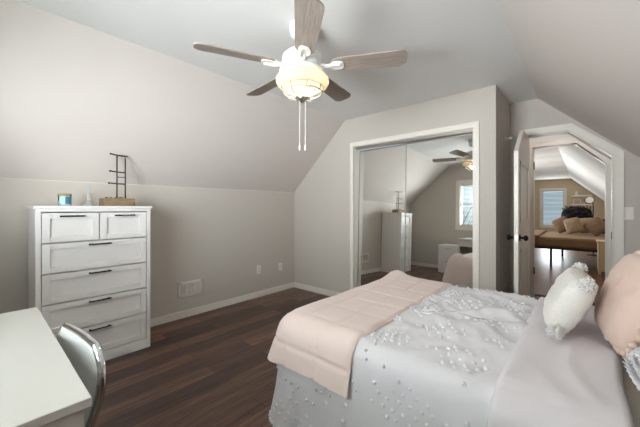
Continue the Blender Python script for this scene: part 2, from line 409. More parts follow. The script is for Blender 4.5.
def blind(label, x0, x1, z0, z1, y, n, tilt):
    r = thing('window_blind', label, 'blind', ((x0 + x1) / 2, y, z1))
    obj('headrail', box(B(), x0, x1, y - .018, y + .018, z1 - .035, z1), M['blind'], r)
    bm = B(); p = (z1 - .06 - z0) / n; hw = .02
    for k in range(n):
        z = z0 + .02 + k * p; c, s = math.cos(tilt) * hw, math.sin(tilt) * hw
        prism(bm, [(y - c, z - s), (y + c, z + s), (y + c, z + s + .0015), (y - c, z - s + .0015)], 'x', x0, x1)
    obj('slats', bm, M['blind'], r)
    obj('bottom_rail', box(B(), x0, x1, y - .012, y + .012, z0, z0 + .014), M['blind'], r)
    for t in (.12, .5, .88): x = x0 + (x1 - x0) * t; obj('ladder_cord', tube(B(), [(x, y, z0 + .01), (x, y, z1 - .03)], .0015, 5), M['blind'], r)
window('window_1', *RWN, RB, 1, 2)
blind('white slatted blind on the window seen in the right mirror', RWN[0] + .02, RWN[1] - .02, RWN[2] + .02, RWN[3] - .015, RB - .035, 30, .2)
window('window_2', *FW, FY, -1, 1)
blind('white slatted blind on the window of the room beyond the doorway', FW[0] + .02, FW[1] - .02, FW[2] + .02, FW[3] - .015, FY + .03, 26, -.75)

# outside of the gable window: lawn and a bare tree
struct('ground', box(B(), -14, 10, -24, RB - .2, -2.9, -2.8), M['grass'])
struct('ground_far', box(B(), -14, 10, FY + .2, FY + 20, -2.9, -2.8), M['grass'])
bm = B(); rnd = random.Random(3)
def branch(bm, p, d, L, r, depth):
    pts = [p]; rs = [r]; q = Vector(p); d = Vector(d).normalized()
    for i in range(5):
        d = (d + Vector((rnd.uniform(-.2, .2), rnd.uniform(-.2, .2), rnd.uniform(-.05, .2)))).normalized(); q = q + d * L / 5
        pts.append(q.copy()); rs.append(r * (1 - .13 * (i + 1)))
    tube(bm, pts, rs, 6)
    if depth:
        for k in range(4):
            i = 2 + k % 4; dd = (d + Vector((rnd.uniform(-1, 1), rnd.uniform(-1, 1), rnd.uniform(-.2, .6)))).normalized()
            branch(bm, pts[min(i, 5)], dd, L * .62, rs[min(i, 5)] * .6, depth - 1)
branch(bm, (-3.9, -7.5, -2.85), (0.05, 0, 1), 4.2, .16, 3)
tag(obj('bare_tree', bm, M['bark']), 'bare grey tree outside the window seen in the right mirror', 'tree')

# ------------------------------------------------------------------ ceiling fan
FX, FYc, ZB = -1.372, 1.394, 2.168
fan = thing('ceiling_fan', 'white ceiling fan with five grey wood blades and a caged lamp', 'ceiling fan', (FX, FYc, ZC))
fc = (FX, FYc, 0)
obj('canopy', lathe(B(), [(0, 2.44), (.085, 2.44), (.085, 2.41), (.075, 2.37), (.03, 2.345), (0, 2.345)], fc), M['fanwhite'], fan, smooth=True)
obj('downrod', lathe(B(), [(0, 2.36), (.016, 2.36), (.016, 2.26), (0, 2.26)], fc, 16), M['fanwhite'], fan, smooth=True)
obj('motor_housing', lathe(B(), [(0, 2.275), (.05, 2.275), (.10, 2.262), (.13, 2.235), (.135, 2.20), (.128, 2.185), (.128, 2.16), (.10, 2.145), (0, 2.145)], fc, 40), M['fanwhite'], fan, smooth=True)
def local(a, pts): # fan polar -> world
    c, s = math.cos(a), math.sin(a); return [(FX + x * c - y * s, FYc + x * s + y * c, z) for x, y, z in pts]
for k in range(5):
    a = math.radians(29.5 + 72 * k); pitch = math.radians(-12)
    out = []
    r0, r1, w0, w1, cr = .195, .655, .056, .068, .05
    ol = [(r0, -w0 * .62), (r0 + .03, -w0)] + [(r1 - cr + cr * math.sin(t), -w1 + cr - cr * math.cos(t)) for t in [i * PI / 12 for i in range(7)]]
    ol = ol + [(x, -y) for x, y in ol[::-1]]
    bm = B(); top, bot = [], []
    for x, y in ol:
        z = ZB + y * math.tan(pitch)
        p, q = local(a, [(x, y, z + .004), (x, y, z - .004)]); top.append(bm.verts.new(p)); bot.append(bm.verts.new(q))
    bm.faces.new(top); bm.faces.new(bot[::-1]); n = len(ol)
    for i in range(n): bm.faces.new([top[i], bot[i], bot[(i + 1) % n], top[(i + 1) % n]])
    bmesh.ops.recalc_face_normals(bm, faces=bm.faces)
    # blade as local mesh (grain along its length): rotate to its own axis
    bmesh.ops.translate(bm, verts=bm.verts, vec=(-FX, -FYc, -ZC)); bmesh.ops.rotate(bm, verts=bm.verts, cent=(0, 0, 0), matrix=Matrix.Rotation(-a, 3, 'Z'))
    o = obj('fan_blade', bm, M['blade'], fan, local=True); o.rotation_euler = (0, 0, a)
    bm = B()
    tube(bm, local(a, [(.10, 0, 2.175), (.15, 0, 2.16), (.19, 0, ZB - .006)]), [.02, .014, .012], 10)
    for yy in (-.022, .022): tube(bm, local(a, [(.15, yy * .3, 2.16), (.19, yy, ZB - .008 + yy * .2), (.25, yy, ZB - .009 + yy * .2)]), .009, 8)
    o_ = [(.185 + .085 * (1 - math.cos(t)) / 2, .036 * math.sin(t) ** .6 if math.sin(t) > 1e-6 else 0) for t in [PI * i / 10 for i in range(11)]]
    ol2 = [(x, -y) for x, y in o_] + [(x, y) for x, y in o_[::-1][1:-1]]
    t_, b_ = [], []
    for x, y in ol2:
        z = ZB + y * math.tan(pitch) - .0045; p, q = local(a, [(x, y, z), (x, y, z - .007)]); t_.append(bm.verts.new(p)); b_.append(bm.verts.new(q))
    bm.faces.new(t_); bm.faces.new(b_[::-1]); n = len(ol2)
    for i in range(n): bm.faces.new([t_[i], b_[i], b_[(i + 1) % n], t_[(i + 1) % n]])
    bmesh.ops.recalc_face_normals(bm, faces=bm.faces)
    obj('blade_bracket', bm, M['fanwhite'], fan, smooth=False)
obj('lamp_collar', lathe(B(), [(0, 2.15), (.115, 2.15), (.15, 2.14), (.153, 2.118), (.14, 2.112), (0, 2.112)], fc, 40), M['fanwhite'], fan, smooth=True)
obj('lamp_shade', lathe(B(), [(.145, 2.115), (.17, 2.09), (.172, 2.07), (.158, 2.045), (.128, 2.028), (.112, 2.02), (.109, 2.03), (.15, 2.052), (.165, 2.075), (.14, 2.11)], fc, 40), M['shade'], fan, smooth=True)
obj('lamp_jar', lathe(B(), [(.105, 2.04), (.105, 2.02), (.09, 1.995), (.06, 1.98), (0, 1.976)], fc, 32), M['glass'], fan, smooth=True)
bm = B()
for z, rr in ((2.035, .135), (2.005, .126)):
    tube(bm, [(FX + rr * math.cos(t), FYc + rr * math.sin(t), z) for t in [2 * PI * i / 40 for i in range(40)]], .0035, 6, closed=True)
for k in range(8):
    t = 2 * PI * k / 8 + .2
    pr = [(.15, 2.08), (.138, 2.04), (.130, 2.01), (.108, 1.985), (.07, 1.968), (.03, 1.962)]
    tube(bm, [(FX + r_ * math.cos(t), FYc + r_ * math.sin(t), z) for r_, z in pr], .0035, 6)
obj('wire_cage', bm, M['cage'], fan, smooth=True)
obj('lamp_finial', lathe(B(), [(0, 1.978), (.045, 1.974), (.05, 1.965), (.02, 1.953), (.014, 1.942), (0, 1.938)], fc, 24), M['nickel'], fan, smooth=True)
for k in range(2):
    t = 2.2 + PI * k; bx, by = FX + .035 * math.cos(t), FYc + .035 * math.sin(t)
    bm = B(); ball(bm, (bx, by, 2.052), .026, 3, (1, 1, 1.25)); b = obj('bulb', bm, M['bulb'], fan, smooth=True)
    obj('socket', cyl(B(), (bx, by, 2.08), .015, .035, 16), M['fanwhite'], fan)
for dx in (-.018, .018):
    cx_, cy_ = FX + dx * .75, FYc + dx * .66
    bm = B(); tube(bm, [(cx_, cy_, 1.95), (cx_, cy_, 1.667)], .0018, 6); ch = obj('pull_chain', bm, M['fanwhite'], fan)
    bm = B(); lathe(bm, [(0, 1.672), (.004, 1.667), (.007, 1.647), (.004, 1.629), (0, 1.627)], (cx_, cy_, 0), 12); obj('pull_knob', bm, M['fanwhite'], ch, smooth=True)
pl = bpy.data.lights.new('fan_lamp', 'POINT'); pl.energy = 11; pl.color = (1, .90, .82); pl.shadow_soft_size = .05
po = bpy.data.objects.new('fan_lamp', pl); C.objects.link(po); po.location = (FX, FYc, 2.03)

# ------------------------------------------------------------------ dresser
DX, DY0, DY1, DZ = -2.945, .262, 1.045, 1.270
dre = thing('dresser', 'tall white dresser with two small and four wide shaker drawers', 'dresser', (-3.18, (DY0 + DY1) / 2, 0))
bm = B(); xb = LX + .018
box(bm, xb, DX - .02, DY0 + .012, DY0 + .03, 0, DZ - .022); box(bm, xb, DX - .02, DY1 - .03, DY1 - .012, 0, DZ - .022)
box(bm, DX - .02, DX, DY0 + .012, DY0 + .042, 0, DZ - .022); box(bm, DX - .02, DX, DY1 - .042, DY1 - .012, 0, DZ - .022)
box(bm, xb, xb + .01, DY0 + .03, DY1 - .03, 0, DZ - .022); box(bm, DX - .02, DX, DY0 + .042, DY1 - .042, 0, .085); box(bm, DX - .02, DX, DY0 + .042, DY1 - .042, DZ - .046, DZ - .022)
box(bm, xb + .01, DX - .02, DY0 + .03, DY1 - .03, .07, .085)
obj('carcass', bm, M['white'], dre, bev=.002)
obj('top_panel', box(B(), LX + .006, DX + .012, DY0, DY1, DZ - .022, DZ), M['white'], dre, bev=.003)
def drawer(y0, y1, z0, z1, x, parent, pull=True, hl=.16, fw=.045):
    g = .004; bm = B(); y0 += g; y1 -= g; z0 += g; z1 -= g
    box(bm, x - .026, x - .018, y0, y1, z0, z1)
    fz = fw * .95
    box(bm, x - .018, x, y0, y0 + fw, z0, z1); box(bm, x - .018, x, y1 - fw, y1, z0, z1)
    box(bm, x - .018, x, y0 + fw, y1 - fw, z0, z0 + fz); box(bm, x - .018, x, y0 + fw, y1 - fw, z1 - fz, z1)
    d = obj('drawer', bm, M['white'], parent, bev=.0015)
    if pull:
        yc = (y0 + y1) / 2; zc = z1 - .024; bm = B()
        tube(bm, [(x + .024, yc - hl / 2, zc), (x + .027, yc - hl / 4, zc), (x + .027, yc + hl / 4, zc), (x + .024, yc + hl / 2, zc)], .006, 8)
        for s in (-1, 1): tube(bm, [(x, yc + s * hl * .42, zc), (x + .025, yc + s * hl * .42, zc)], .006, 8)
        obj('handle', bm, M['black'], d, smooth=True)
    return d
zt = DZ - .05; rh = (zt - .088) / 5; ya, yb = DY0 + .042, DY1 - .042; ym = (ya + yb) / 2
drawer(ya, ym, zt - rh, zt, DX - .001, dre, hl=.15); drawer(ym, yb, zt - rh, zt, DX - .001, dre, hl=.15)
for k in range(1, 5): drawer(ya, yb, zt - rh * (k + 1), zt - rh * k, DX - .001, dre, hl=.15)

# on the dresser
cx, cy = -3.13, .463
c_ = thing('candle_jar', 'small jar candle with wooden lid and blue label on the dresser', 'candle', (cx, cy, DZ))
obj('jar', lathe(B(), [(0, DZ), (.040, DZ), (.042, DZ + .005), (.042, DZ + .084), (.039, DZ + .084), (.039, DZ + .006), (0, DZ + .006)], (cx, cy, 0), 28), M['glass'], c_, smooth=True)
obj('wax', cyl(B(), (cx, cy, DZ + .007), .0385, .072, 28), M['wax'], c_, smooth=False)
obj('lid', lathe(B(), [(0, DZ + .084), (.044, DZ + .084), (.044, DZ + .097), (.04, DZ + .1), (0, DZ + .1)], (cx, cy, 0), 28), M['lid'], c_)
bm = B(); a0, a1 = math.radians(-4), math.radians(118); n = 14; rr = .0428
lo = [bm.verts.new((cx + rr * math.cos(a0 + (a1 - a0) * i / n), cy + rr * math.sin(a0 + (a1 - a0) * i / n), DZ + .015)) for i in range(n + 1)]
hi = [bm.verts.new((v.co.x, v.co.y, DZ + .075)) for v in lo]
for i in range(n): bm.faces.new([lo[i], lo[i + 1], hi[i + 1], hi[i]])
lb = obj('jar_label', bm, M['teal'], c_); sm = lb.modifiers.new('thick', 'SOLIDIFY'); sm.thickness = .0006
cx, cy = -3.10, .612
c_ = thing('glass_cross', 'milky glass cross on a flared foot between candle and jewelry stand', 'ornament', (cx, cy, DZ))
obj('foot', lathe(B(), [(0, DZ), (.05, DZ), (.05, DZ + .008), (.03, DZ + .016), (.016, DZ + .03), (.012, DZ + .045), (0, DZ + .045)], (cx, cy, 0), 28), M['decanter'], c_, smooth=True)
bm = B(); box(bm, cx - .009, cx + .009, cy - .011, cy + .011, DZ + .04, DZ + .172); box(bm, cx - .009, cx + .009, cy - .036, cy + .036, DZ + .108, DZ + .128)
obj('cross', bm, M['decanter'], c_, bev=.004)
# jewelry tower
j = thing('jewelry_stand', 'dark metal jewelry tower on a wooden box base', 'jewelry stand', (-3.14, .86, DZ))
bx0, bx1, by0, by1 = -3.215, -3.065, .708, .948
bm = B(); box(bm, bx0, bx1, by0, by0 + .01, DZ, DZ + .068); box(bm, bx0, bx1, by1 - .01, by1, DZ, DZ + .068)
box(bm, bx0, bx0 + .01, by0 + .01, by1 - .01, DZ, DZ + .068); box(bm, bx1 - .01, bx1, by0 + .01, by1 - .01, DZ, DZ + .068); box(bm, bx0 + .01, bx1 - .01, by0 + .01, by1 - .01, DZ, DZ + .012)
obj('wooden_box', bm, M['woodbox'], j, bev=.002)
px = -3.14
for py, zt_ in ((.825, .455), (.89, .44)):
    bm = B(); tube(bm, [(px, py, DZ + .012), (px, py, DZ + zt_)], .006, 8); obj('post', bm, M['bronze'], j, smooth=True)
for z, y0, y1 in ((.455, .765, .905), (.305, .76, .89), (.20, .752, .885)):
    bm = B(); tube(bm, [(px + .05, y0, DZ + z), (px, .825, DZ + z), (px - .01, y1, DZ + z)], .006, 8)
    ball(bm, (px + .05, y0, DZ + z), .0085); ball(bm, (px - .01, y1, DZ + z), .0085); obj('cross_bar', bm, M['bronze'], j, smooth=True)
bm = B(); tube(bm, [(px, .825, DZ + .26), (px, .89, DZ + .26)], .004, 6); obj('brace', bm, M['bronze'], j)
tr = [(px + .03 + .02 * math.sin(i * 1.3), by0 + .02 + .012 * i, DZ + .07 + .008 * math.sin(i * 2.1)) for i in range(12)]
bm = B(); tube(bm, tr, .0045, 6); tag(obj('bead_necklace', bm, M['bronze'], smooth=True), 'dark beaded necklace spilling over the edge of the wooden jewelry box', 'necklace')

# ------------------------------------------------------------------ desk and chair
KX0, KX1, KY0, KY1, KZ = -1.985, -.940, -.42, .192, .778
dk = thing('desk', 'plain white desk in the lower left corner of the photo', 'desk', ((KX0 + KX1) / 2, (KY0 + KY1) / 2, 0))
obj('desktop', box(B(), KX0, KX1, KY0, KY1, KZ - .024, KZ), M['desk'], dk, bev=.002)
for a in (KX0 + .012, KX1 - .037): obj('side_panel', box(B(), a, a + .025, KY0 + .01, KY1 - .012, 0, KZ - .024), M['desk'], dk, bev=.002)
obj('back_panel', box(B(), KX0 + .037, KX1 - .037, KY0 + .02, KY0 + .036, .3, KZ - .024), M['desk'], dk)
xs = [KX0 + .037, (KX0 + KX1) / 2, KX1 - .037]
for a, b in zip(xs, xs[1:]):
    bm = B(); box(bm, a + .003, b - .003, KY1 - .03, KY1 - .014, KZ - .16, KZ - .028); box(bm, a + .01, b - .01, KY0 + .04, KY1 - .03, KZ - .15, KZ - .14)
    d = obj('drawer', bm, M['desk'], dk, bev=.002); xm = (a + b) / 2
    bm = B(); tube(bm, [(xm, KY1 - .014, KZ - .095), (xm, KY1 + .0, KZ - .095)], .005, 8); ball(bm, (xm, KY1 + .004, KZ - .095), .013); obj('knob', bm, M['nickel'], d, smooth=True)
bm = B(); lathe(bm, [(0, KZ), (.035, KZ), (.038, KZ + .01), (.038, KZ + .1), (.03, KZ + .115), (.03, KZ + .12), (0, KZ + .12)], (-1.75, -.10, 0), 24)
tag(obj('teal_jar', bm, M['tealglass'], smooth=True), 'small teal jar on the desk, seen in the right mirror', 'jar')
# two drawer cabinet behind
x0, x1, y0, y1, z1 = -2.46, -2.0, -.55, -.03, .60
cb = thing('drawer_cabinet', 'low white two-drawer cabinet under the window, seen in the right mirror', 'cabinet', ((x0 + x1) / 2, (y0 + y1) / 2, 0))
obj('carcass', box(B(), x0, x1, y0, y1 - .02, 0, z1 - .02), M['white'], cb, bev=.002); obj('top_panel', box(B(), x0 - .008, x1 + .008, y0, y1 + .004, z1 - .02, z1), M['white'], cb, bev=.002)
for za, zb in ((.30, .575), (.03, .295)):
    d = obj('drawer', box(B(), x0 + .006, x1 - .006, y1 - .019, y1, za, zb), M['white'], cb, bev=.002)
    bm = B(); xm = (x0 + x1) / 2; tube(bm, [(xm - .07, y1 + .022, zb - .045), (xm + .07, y1 + .022, zb - .045)], .006, 8)
    for s in (-.055, .055): tube(bm, [(xm + s, y1, zb - .045), (xm + s, y1 + .022, zb - .045)], .005, 8)
    obj('handle', bm, M['nickel'], d, smooth=True)
# chair: white shell back in a bent chrome tube
ch = thing('desk_chair', 'white chair with a chrome tube frame pushed up to the desk', 'chair', (-1.40, .1, 0))
def back_pt(u, v):  # u -1..1 across, v 0..1 up
    hw = .145 + .04 * math.sin(min(1, v * 1.1) * PI / 2)
    x = -1.40 + hw * u - .02 * (1 - v); y = .206 + .16 * hw * u + .035 + .014 * (1 - u * u) + .02 * math.sin(v * PI) - .045 * (1 - v)
    return Vector((x, y,   .44 + .345 * v - .012 * u * v))
NU, NV = 24, 18
def shell_uv(a, b):   # rounded rectangle domain (squircle map)
    k = 1 - .18 * max(0, b - .5) ** 2 * 4 * (abs(a) ** 3) ; return a, b * k
bm = B(); gr = [[bm.verts.new(back_pt(*((lambda a, b: (a * (1 - .30 * max(0, (b - .72) / .28) ** 2.2), b))(-1 + 2 * i / NU, k / NV)))) for i in range(NU + 1)] for k in range(NV + 1)]
for k in range(NV):
    for i in range(NU): bm.faces.new([gr[k][i], gr[k][i + 1], gr[k + 1][i + 1], gr[k + 1][i]])
rim = [gr[k][0].co.copy() for k in range(NV + 1)] + [gr[NV][i].co.copy() for i in range(1, NU)] + [gr[k][NU].co.copy() for k in range(NV, -1, -1)]
o = obj('backrest', bm, M['shell'], ch, smooth=True); sd = o.modifiers.new('thick', 'SOLIDIFY'); sd.thickness = .018; sd.offset = 0
bm = B(); tube(bm, [p + Vector((0, .004, 0)) for p in rim], .0135, 10); obj('chrome_frame', bm, M['chrome'], ch, smooth=True)
bm = B(); prism(bm, [(-1.59, -.18), (-1.20, -.18), (-1.23, .225), (-1.58, .21)], 'z', .425, .455); obj('seat', bm, M['shell'], ch, bev=.012)
for sx in (-1, 1):
    for (sy, ty) in ((-.12, -.15), (.22, .27)):
        bm = B(); tube(bm, [(-1.405 + sx * .17, sy, .425), (-1.405 + sx * .19, ty, .012)], .012, 10); l = obj('leg', bm, M['chrome'], ch, smooth=True)
        obj('foot_cap', cyl(B(), (-1.405 + sx * .19, ty, 0), .016, .018, 14), M['blackmatte'], l)

# ------------------------------------------------------------------ bed
EX0, EX1, EY0, EY1, TZ = -1.35, .60, 1.15, 2.59, .615
bed = thing('bed', 'wide bed under the white tufted coverlet, head to the right', 'bed', ((EX0 + EX1) / 2, (EY0 + EY1) / 2, 0))
obj('box_base', box(B(), EX0 + .06, EX1, EY0 + .06, EY1 - .06, .12, .33), M['blackmatte'], bed, bev=.01)
obj('mattress', box(B(), EX0 + .02, EX1 + .005, EY0 + .02, EY1 - .02, .335, TZ - .02), M['fitted'], bed, bev=.05)
for x in (EX0 + .12, EX1 - .1):
    for y in (EY0 + .14, EY1 - .14): obj('leg', box(B(), x - .03, x + .03, y - .03, y + .03, 0, .12), M['blackmatte'], bed)

def N3(x, y, z, o=0): return noise.noise(Vector((x, y, z + o * 17.3)))
class Drape:
    """cloth over the mattress: a U-shaped strip around the foot. d = distance inwards from the bed edge, or hang length outside"""
    def __init__(s, xend, lift, hang_near, hang_far, hang_foot, rad=.075, flare=.03, ruff=.015, seed=0, foot=True):
        s.xend, s.lift, s.hn, s.hf, s.ht, s.rad, s.flare, s.ruff, s.seed, s.foot = xend, lift, hang_near, hang_far, hang_foot, rad, flare, ruff, seed, foot
        s.L1 = xend - EX0; s.L2 = EY1 - EY0; s.tot = 2 * s.L1 + s.L2
    def corner(s, q):
        # returns base outline point and outward normal for path coordinate q (rounded corners), inset 0
        R = .10; L1, L2 = s.L1, s.L2
        pts = []
        if q <= L1 - R: return Vector((EX0 + L1 - q, EY0)), Vector((0, -1)), 0
        if q < L1 + R: 
            t = (q - (L1 - R)) / (2 * R) * PI / 2; n = Vector((-math.sin(t), -math.cos(t))); return Vector((EX0 + R, EY0 + R)) + n * R, n, math.sin(2 * t)
        if q <= L1 + L2 - R: return Vector((EX0, EY0 + q - L1)), Vector((-1, 0)), 0
        if q < L1 + L2 + R:
            t = (q - (L1 + L2 - R)) / (2 * R) * PI / 2; n = Vector((-math.cos(t), math.sin(t))); return Vector((EX0 + R, EY1 - R)) + n * R, n, math.sin(2 * t)
        return Vector((EX0 + q - L1 - L2, EY1)), Vector((0, 1)), 0
    def inset(s, q, d):
        # outline inset by d keeping the sample: shrink towards the bed's middle line
        L1, L2 = s.L1, s.L2; p, n, c = s.corner(q)
        xm = min(EX0 + .72, s.xend); x = p.x + d * (xm - p.x) / .72 if p.x < xm else p.x
        ym = (EY0 + EY1) / 2
        k = min(1, d / .72)
        return Vector((x, p.y + (ym - p.y) * k))
    def hang(s, q):
        f = min(1, max(0, (q - s.L1) / s.L2)); 
        if q < s.L1: h = s.hn
        elif q > s.L1 + s.L2: h = s.hf
        else: h = s.ht
        for e, a, b in ((s.L1, s.hn, s.ht), (s.L1 + s.L2, s.ht, s.hf)):
            t = (q - e + .12) / .24
            if 0 < t < 1: h = a + (b - a) * t * t * (3 - 2 * t)
        return h
    def top(s, x, y): return 0
    def pt(s, q, t):
        """t in (-.72 .. hang): negative = on top"""
        R = s.rad
        if t < -R * .0 - R:
            p = s.inset(q, -t - R + R); z = TZ + s.lift + s.top(p.x, p.y); return Vector((p.x, p.y, z))
        p, n, c = s.corner(q)
        arc = R * PI / 2
        if t < -R + arc:
            a = (t + R) / R; off = -R + R * math.sin(a); z = TZ + s.lift - R * (1 - math.cos(a)); pi = s.inset(q, -off) if off < 0 else p
            z += s.top(pi.x, pi.y) * max(0, 1 - a / 1.57)
            e = s.lift * (a / 1.57)
            return Vector((pi.x + n.x * e, pi.y + n.y * e, z))
        h = t - (-R + arc); H = s.hang(q) 
        f = h / max(.05, H)
        wv = math.sin(q * 21 + 2 * N3(q * 3, 0, 0, s.seed)) * .6 + N3(q * 6, h * 2, 0, s.seed) * 1.2
        o = s.lift + s.flare * f + s.ruff * f * wv + c * .03 * f
        z = TZ + s.lift - R - h
        return Vector((p.x + n.x * o, p.y + n.y * o, z))
    def mesh(s, dq=.02, dt=.02, disp=None):
        bm = B(); nq = int(s.tot / dq); rows = []
        nt_top = int((.72 - s.rad) / dt); na = 6
        for i in range(nq + 1):
            q = s.tot * i / nq; col = []
            ts = [-.718 + (.718 - s.rad) * k / nt_top for k in range(nt_top)] + [-s.rad + s.rad * PI / 2 * k / na for k in range(na)]
            H = s.hang(q) * (1 + .015 * N3(q * 9, 3, 1, s.seed)); nh = max(4, int(max(s.hn, s.hf, s.ht) / dt)); t0 = -s.rad + s.rad * PI / 2
            ts += [t0 + H * k / nh for k in range(nh + 1)]
            for t in ts:
                p = s.pt(q, t)
                if disp: p = p + disp(q, t, p)
                col.append(bm.verts.new(p))
            rows.append(col)
        for a, b in zip(rows, rows[1:]):
            for k in range(len(a) - 1): bm.faces.new([a[k], b[k], b[k + 1], a[k + 1]])
        bmesh.ops.recalc_face_normals(bm, faces=bm.faces)
        return bm
def wrinkle(x, y, amp):
    f = (.35 + .65 * max(0, 1 - abs((x + .40) / .34))) * (1 - abs(y - 1.95) / 1.1)
    r = 1 - abs(N3(x * 4 + y * 3.2, y * 3.2 - x * 1.8, 2)) * 3
    r2 = 1 - abs(N3(x * 9 + y * 7, y * 6 - x * 3, 5)) * 3
    return amp * (max(0, f) * (max(0, r) * 1.0 + .5 * max(0, r2)) + .30 * N3(x * 5, y * 5, 1) + .16 * N3(x * 14, y * 11, 6))
cov = Drape(.10, .004, .50, .42, .50, rad=.07, flare=.05, ruff=.026, seed=1)
cov.top = lambda x, y: .004 + wrinkle(x, y, .042)
bm = cov.mesh(.02, .02)
# tufts, set in diamond clusters
rnd = random.Random(11); cnt = 0
def tuft(q, t, r):
    p = cov.pt(q, t); e = cov.pt(q + .01, t) - p; g = cov.pt(q, t + .01) - p; n = e.cross(g)
    if n.length < 1e-9: return
    n.normalize()
    ctr = Vector(((EX0 + EX1) / 2, (EY0 + EY1) / 2, .3))
    if n.dot(p - ctr) < 0: n = -n
    ball(bm, p + n * r * .45, r, 2, (1, 1, 1))
pitch = .047
def clusters(q, t):   # diamond shaped cluster field in cloth coordinates
    a = (q / .42) % 1 - .5; row = int(math.floor(t / .30)); b = (t / .30) % 1 - .5
    if row % 2: a = ((q / .42) + .5) % 1 - .5
    return abs(a) * 1.1 + abs(b) < .47
nq = int(cov.tot / pitch)
tmax = .50 - cov.rad + cov.rad * PI / 2 - .04
k = 0; t = -.70
while t < tmax:
    for i in range(nq):
        q = (i + .5 * (k % 2)) * pitch + .01
        if q > cov.tot - .01: continue
        tt = t
        hl = cov.hang(q) - cov.rad + cov.rad * PI / 2 - .03
        if tt > hl: continue
        p = cov.pt(q, tt)
        if p.x < -.85 and p.z > .45: continue          # covered by the blanket
        if p.x > -.24: continue                         # covered by the fold-back
        on_top = tt < -.05
        keep = clusters(q, tt) if not on_top else clusters(p.x * 1.25 + 3, p.y * 1.25)
        if keep or (not on_top and rnd.random() < .13): tuft(q + rnd.uniform(-.006, .006), tt + rnd.uniform(-.006, .006), rnd.uniform(.007, .0095))
    t += pitch * .8; k += 1
# frayed hem
for i in range(int(cov.tot / .016)):
    q = i * .016; H = cov.hang(q); t = H - cov.rad + cov.rad * PI / 2
    if cov.corner(q)[1].y > .5: continue
    ball(bm, cov.pt(q, t - .004) + Vector((0, 0, rnd.uniform(-.006, .006))), rnd.uniform(.007, .011), 1)
cv = obj('coverlet', bm, M['coverlet'], smooth=True); tag(cv, 'white coverlet with raised tufts draped over the bed to the floor', 'coverlet')
# smooth folded-back end of the coverlet
class Fold(Drape):
    pass
fd = Drape(.115, .022, .46, .30, .1, rad=.075, flare=.05, ruff=.012, seed=4)
def foldmesh():
    bm = B(); rows = []; X0, X1 = -.235, .115; nx = 22
    prof = []
    def sec(x, e):
        pts = []; R = .085; lift = .024 * e + .004
        zt = TZ + lift
        hn = .50
        for k in range(26):  # near hang
            f = 1 - k / 25; h = hn * f
            wv = math.sin(x * 34 + 1.3) * .010 + N3(x * 7, h * 2.5, 9) * .016
            pts.append(Vector((x + .02 * f * math.sin(x * 9), EY0 - lift - .05 * f - wv * f - .006, zt - R - h)))
        for k in range(1, 8):
            a = PI / 2 * (1 - k / 8); pts.append(Vector((x, EY0 - lift - .006 + (R + lift) * (1 - math.sin(a)), zt - R + R * math.cos(a))))
        ys = [EY0 + R + (EY1 - EY0 - 2 * R) * k / 56 for k in range(57)]
        for y in ys:
            r = max(0, 1 - abs(N3(x * 6 + y * 1.5, y * 2.2, 12)) * 3)
            pts.append(Vector((x, y, zt + .011 * r + .009 * N3(x * 7, y * 5, 4) + .004 * e)))
        for k in range(1, 8):
            a = PI / 2 * k / 8; pts.append(Vector((x, EY1 - R + (R + lift) * math.sin(a), zt - R + R * math.cos(a))))
        for k in range(10): f = k / 9; pts.append(Vector((x, EY1 + lift + .03 * f, zt - R - .3 * f)))
        return pts
    n = 26
    for i in range(n + 1):
        u = i / n; x = X0 + (X1 - X0) * u; dd = min(u * (X1 - X0), (1 - u) * (X1 - X0)) / .03
        e = math.sqrt(max(0, 1 - (1 - min(1, dd)) ** 2)); pts = sec(x, e)
        rows.append([bm.verts.new(p + Vector((.018 * N3(p.y * 3, p.z * 3, 20) , 0, 0))) for p in pts])
    for a, b in zip(rows, rows[1:]):
        for k in range(len(a) - 1): bm.faces.new([a[k], b[k], b[k + 1], a[k + 1]])
    bmesh.ops.recalc_face_normals(bm, faces=bm.faces); return bm
fo = obj('fold_back', foldmesh(), M['sheet'], cv, smooth=True); fo['label'] = 'smooth blush-white folded-back end'
sd = fo.modifiers.new('thick', 'SOLIDIFY'); sd.thickness = .006; sd.offset = -1
# blush quilted blanket across the foot
bl = Drape(-.80, .030, .155, .40, .19, rad=.085, flare=.035, ruff=.006, seed=2)
def bump_peak(x, y): return .05 * math.exp(-(((x + 1.27) / .10) ** 2 + ((y - 2.5) / .10) ** 2)) + .007 * N3(x * 4, y * 4, 8)
bl.top = lambda x, y: bump_peak(x, y) + .004
def quilt(q, t, p):
    # stitched lines: along the edge direction and across it
    on = abs(p.z - TZ) < .12 and t < -.02
    a = (p.x + .80) / .19 if on else q / .21; b = p.y / .21 if on else (t + .1) / .2
    g = 0
    for v in (a, b):
        dd = abs(v - round(v)) * .2; g = max(g, math.exp(-(dd / .012) ** 2))
    # soft rolled edge at the open side
    ex = -.80 - p.x; r = math.exp(-(ex / .012) ** 2)
    dn = Vector((0, 0, 1)) if on else Vector((cn.x, cn.y, 0)) if (cn := bl.corner(q)[1]) else Vector((0, 0, 1))
    return -dn * (.007 * g) - Vector((0, 0, .012 * r)) + Vector((.004 * N3(p.y * 4, p.z * 4, 30) * math.exp(-ex / .1), 0, 0))
o = obj('blanket', bl.mesh(.015, .015, quilt), M['blanket'], smooth=True)
sd = o.modifiers.new('thick', 'SOLIDIFY'); sd.thickness = .022; sd.offset = -1
bv = o.modifiers.new('round', 'BEVEL'); bv.width = .007; bv.segments = 2; bv.limit_method = 'ANGLE'; bv.angle_limit = 1.0
tag(o, 'folded blush pink quilt laid across the foot of the bed', 'blanket')

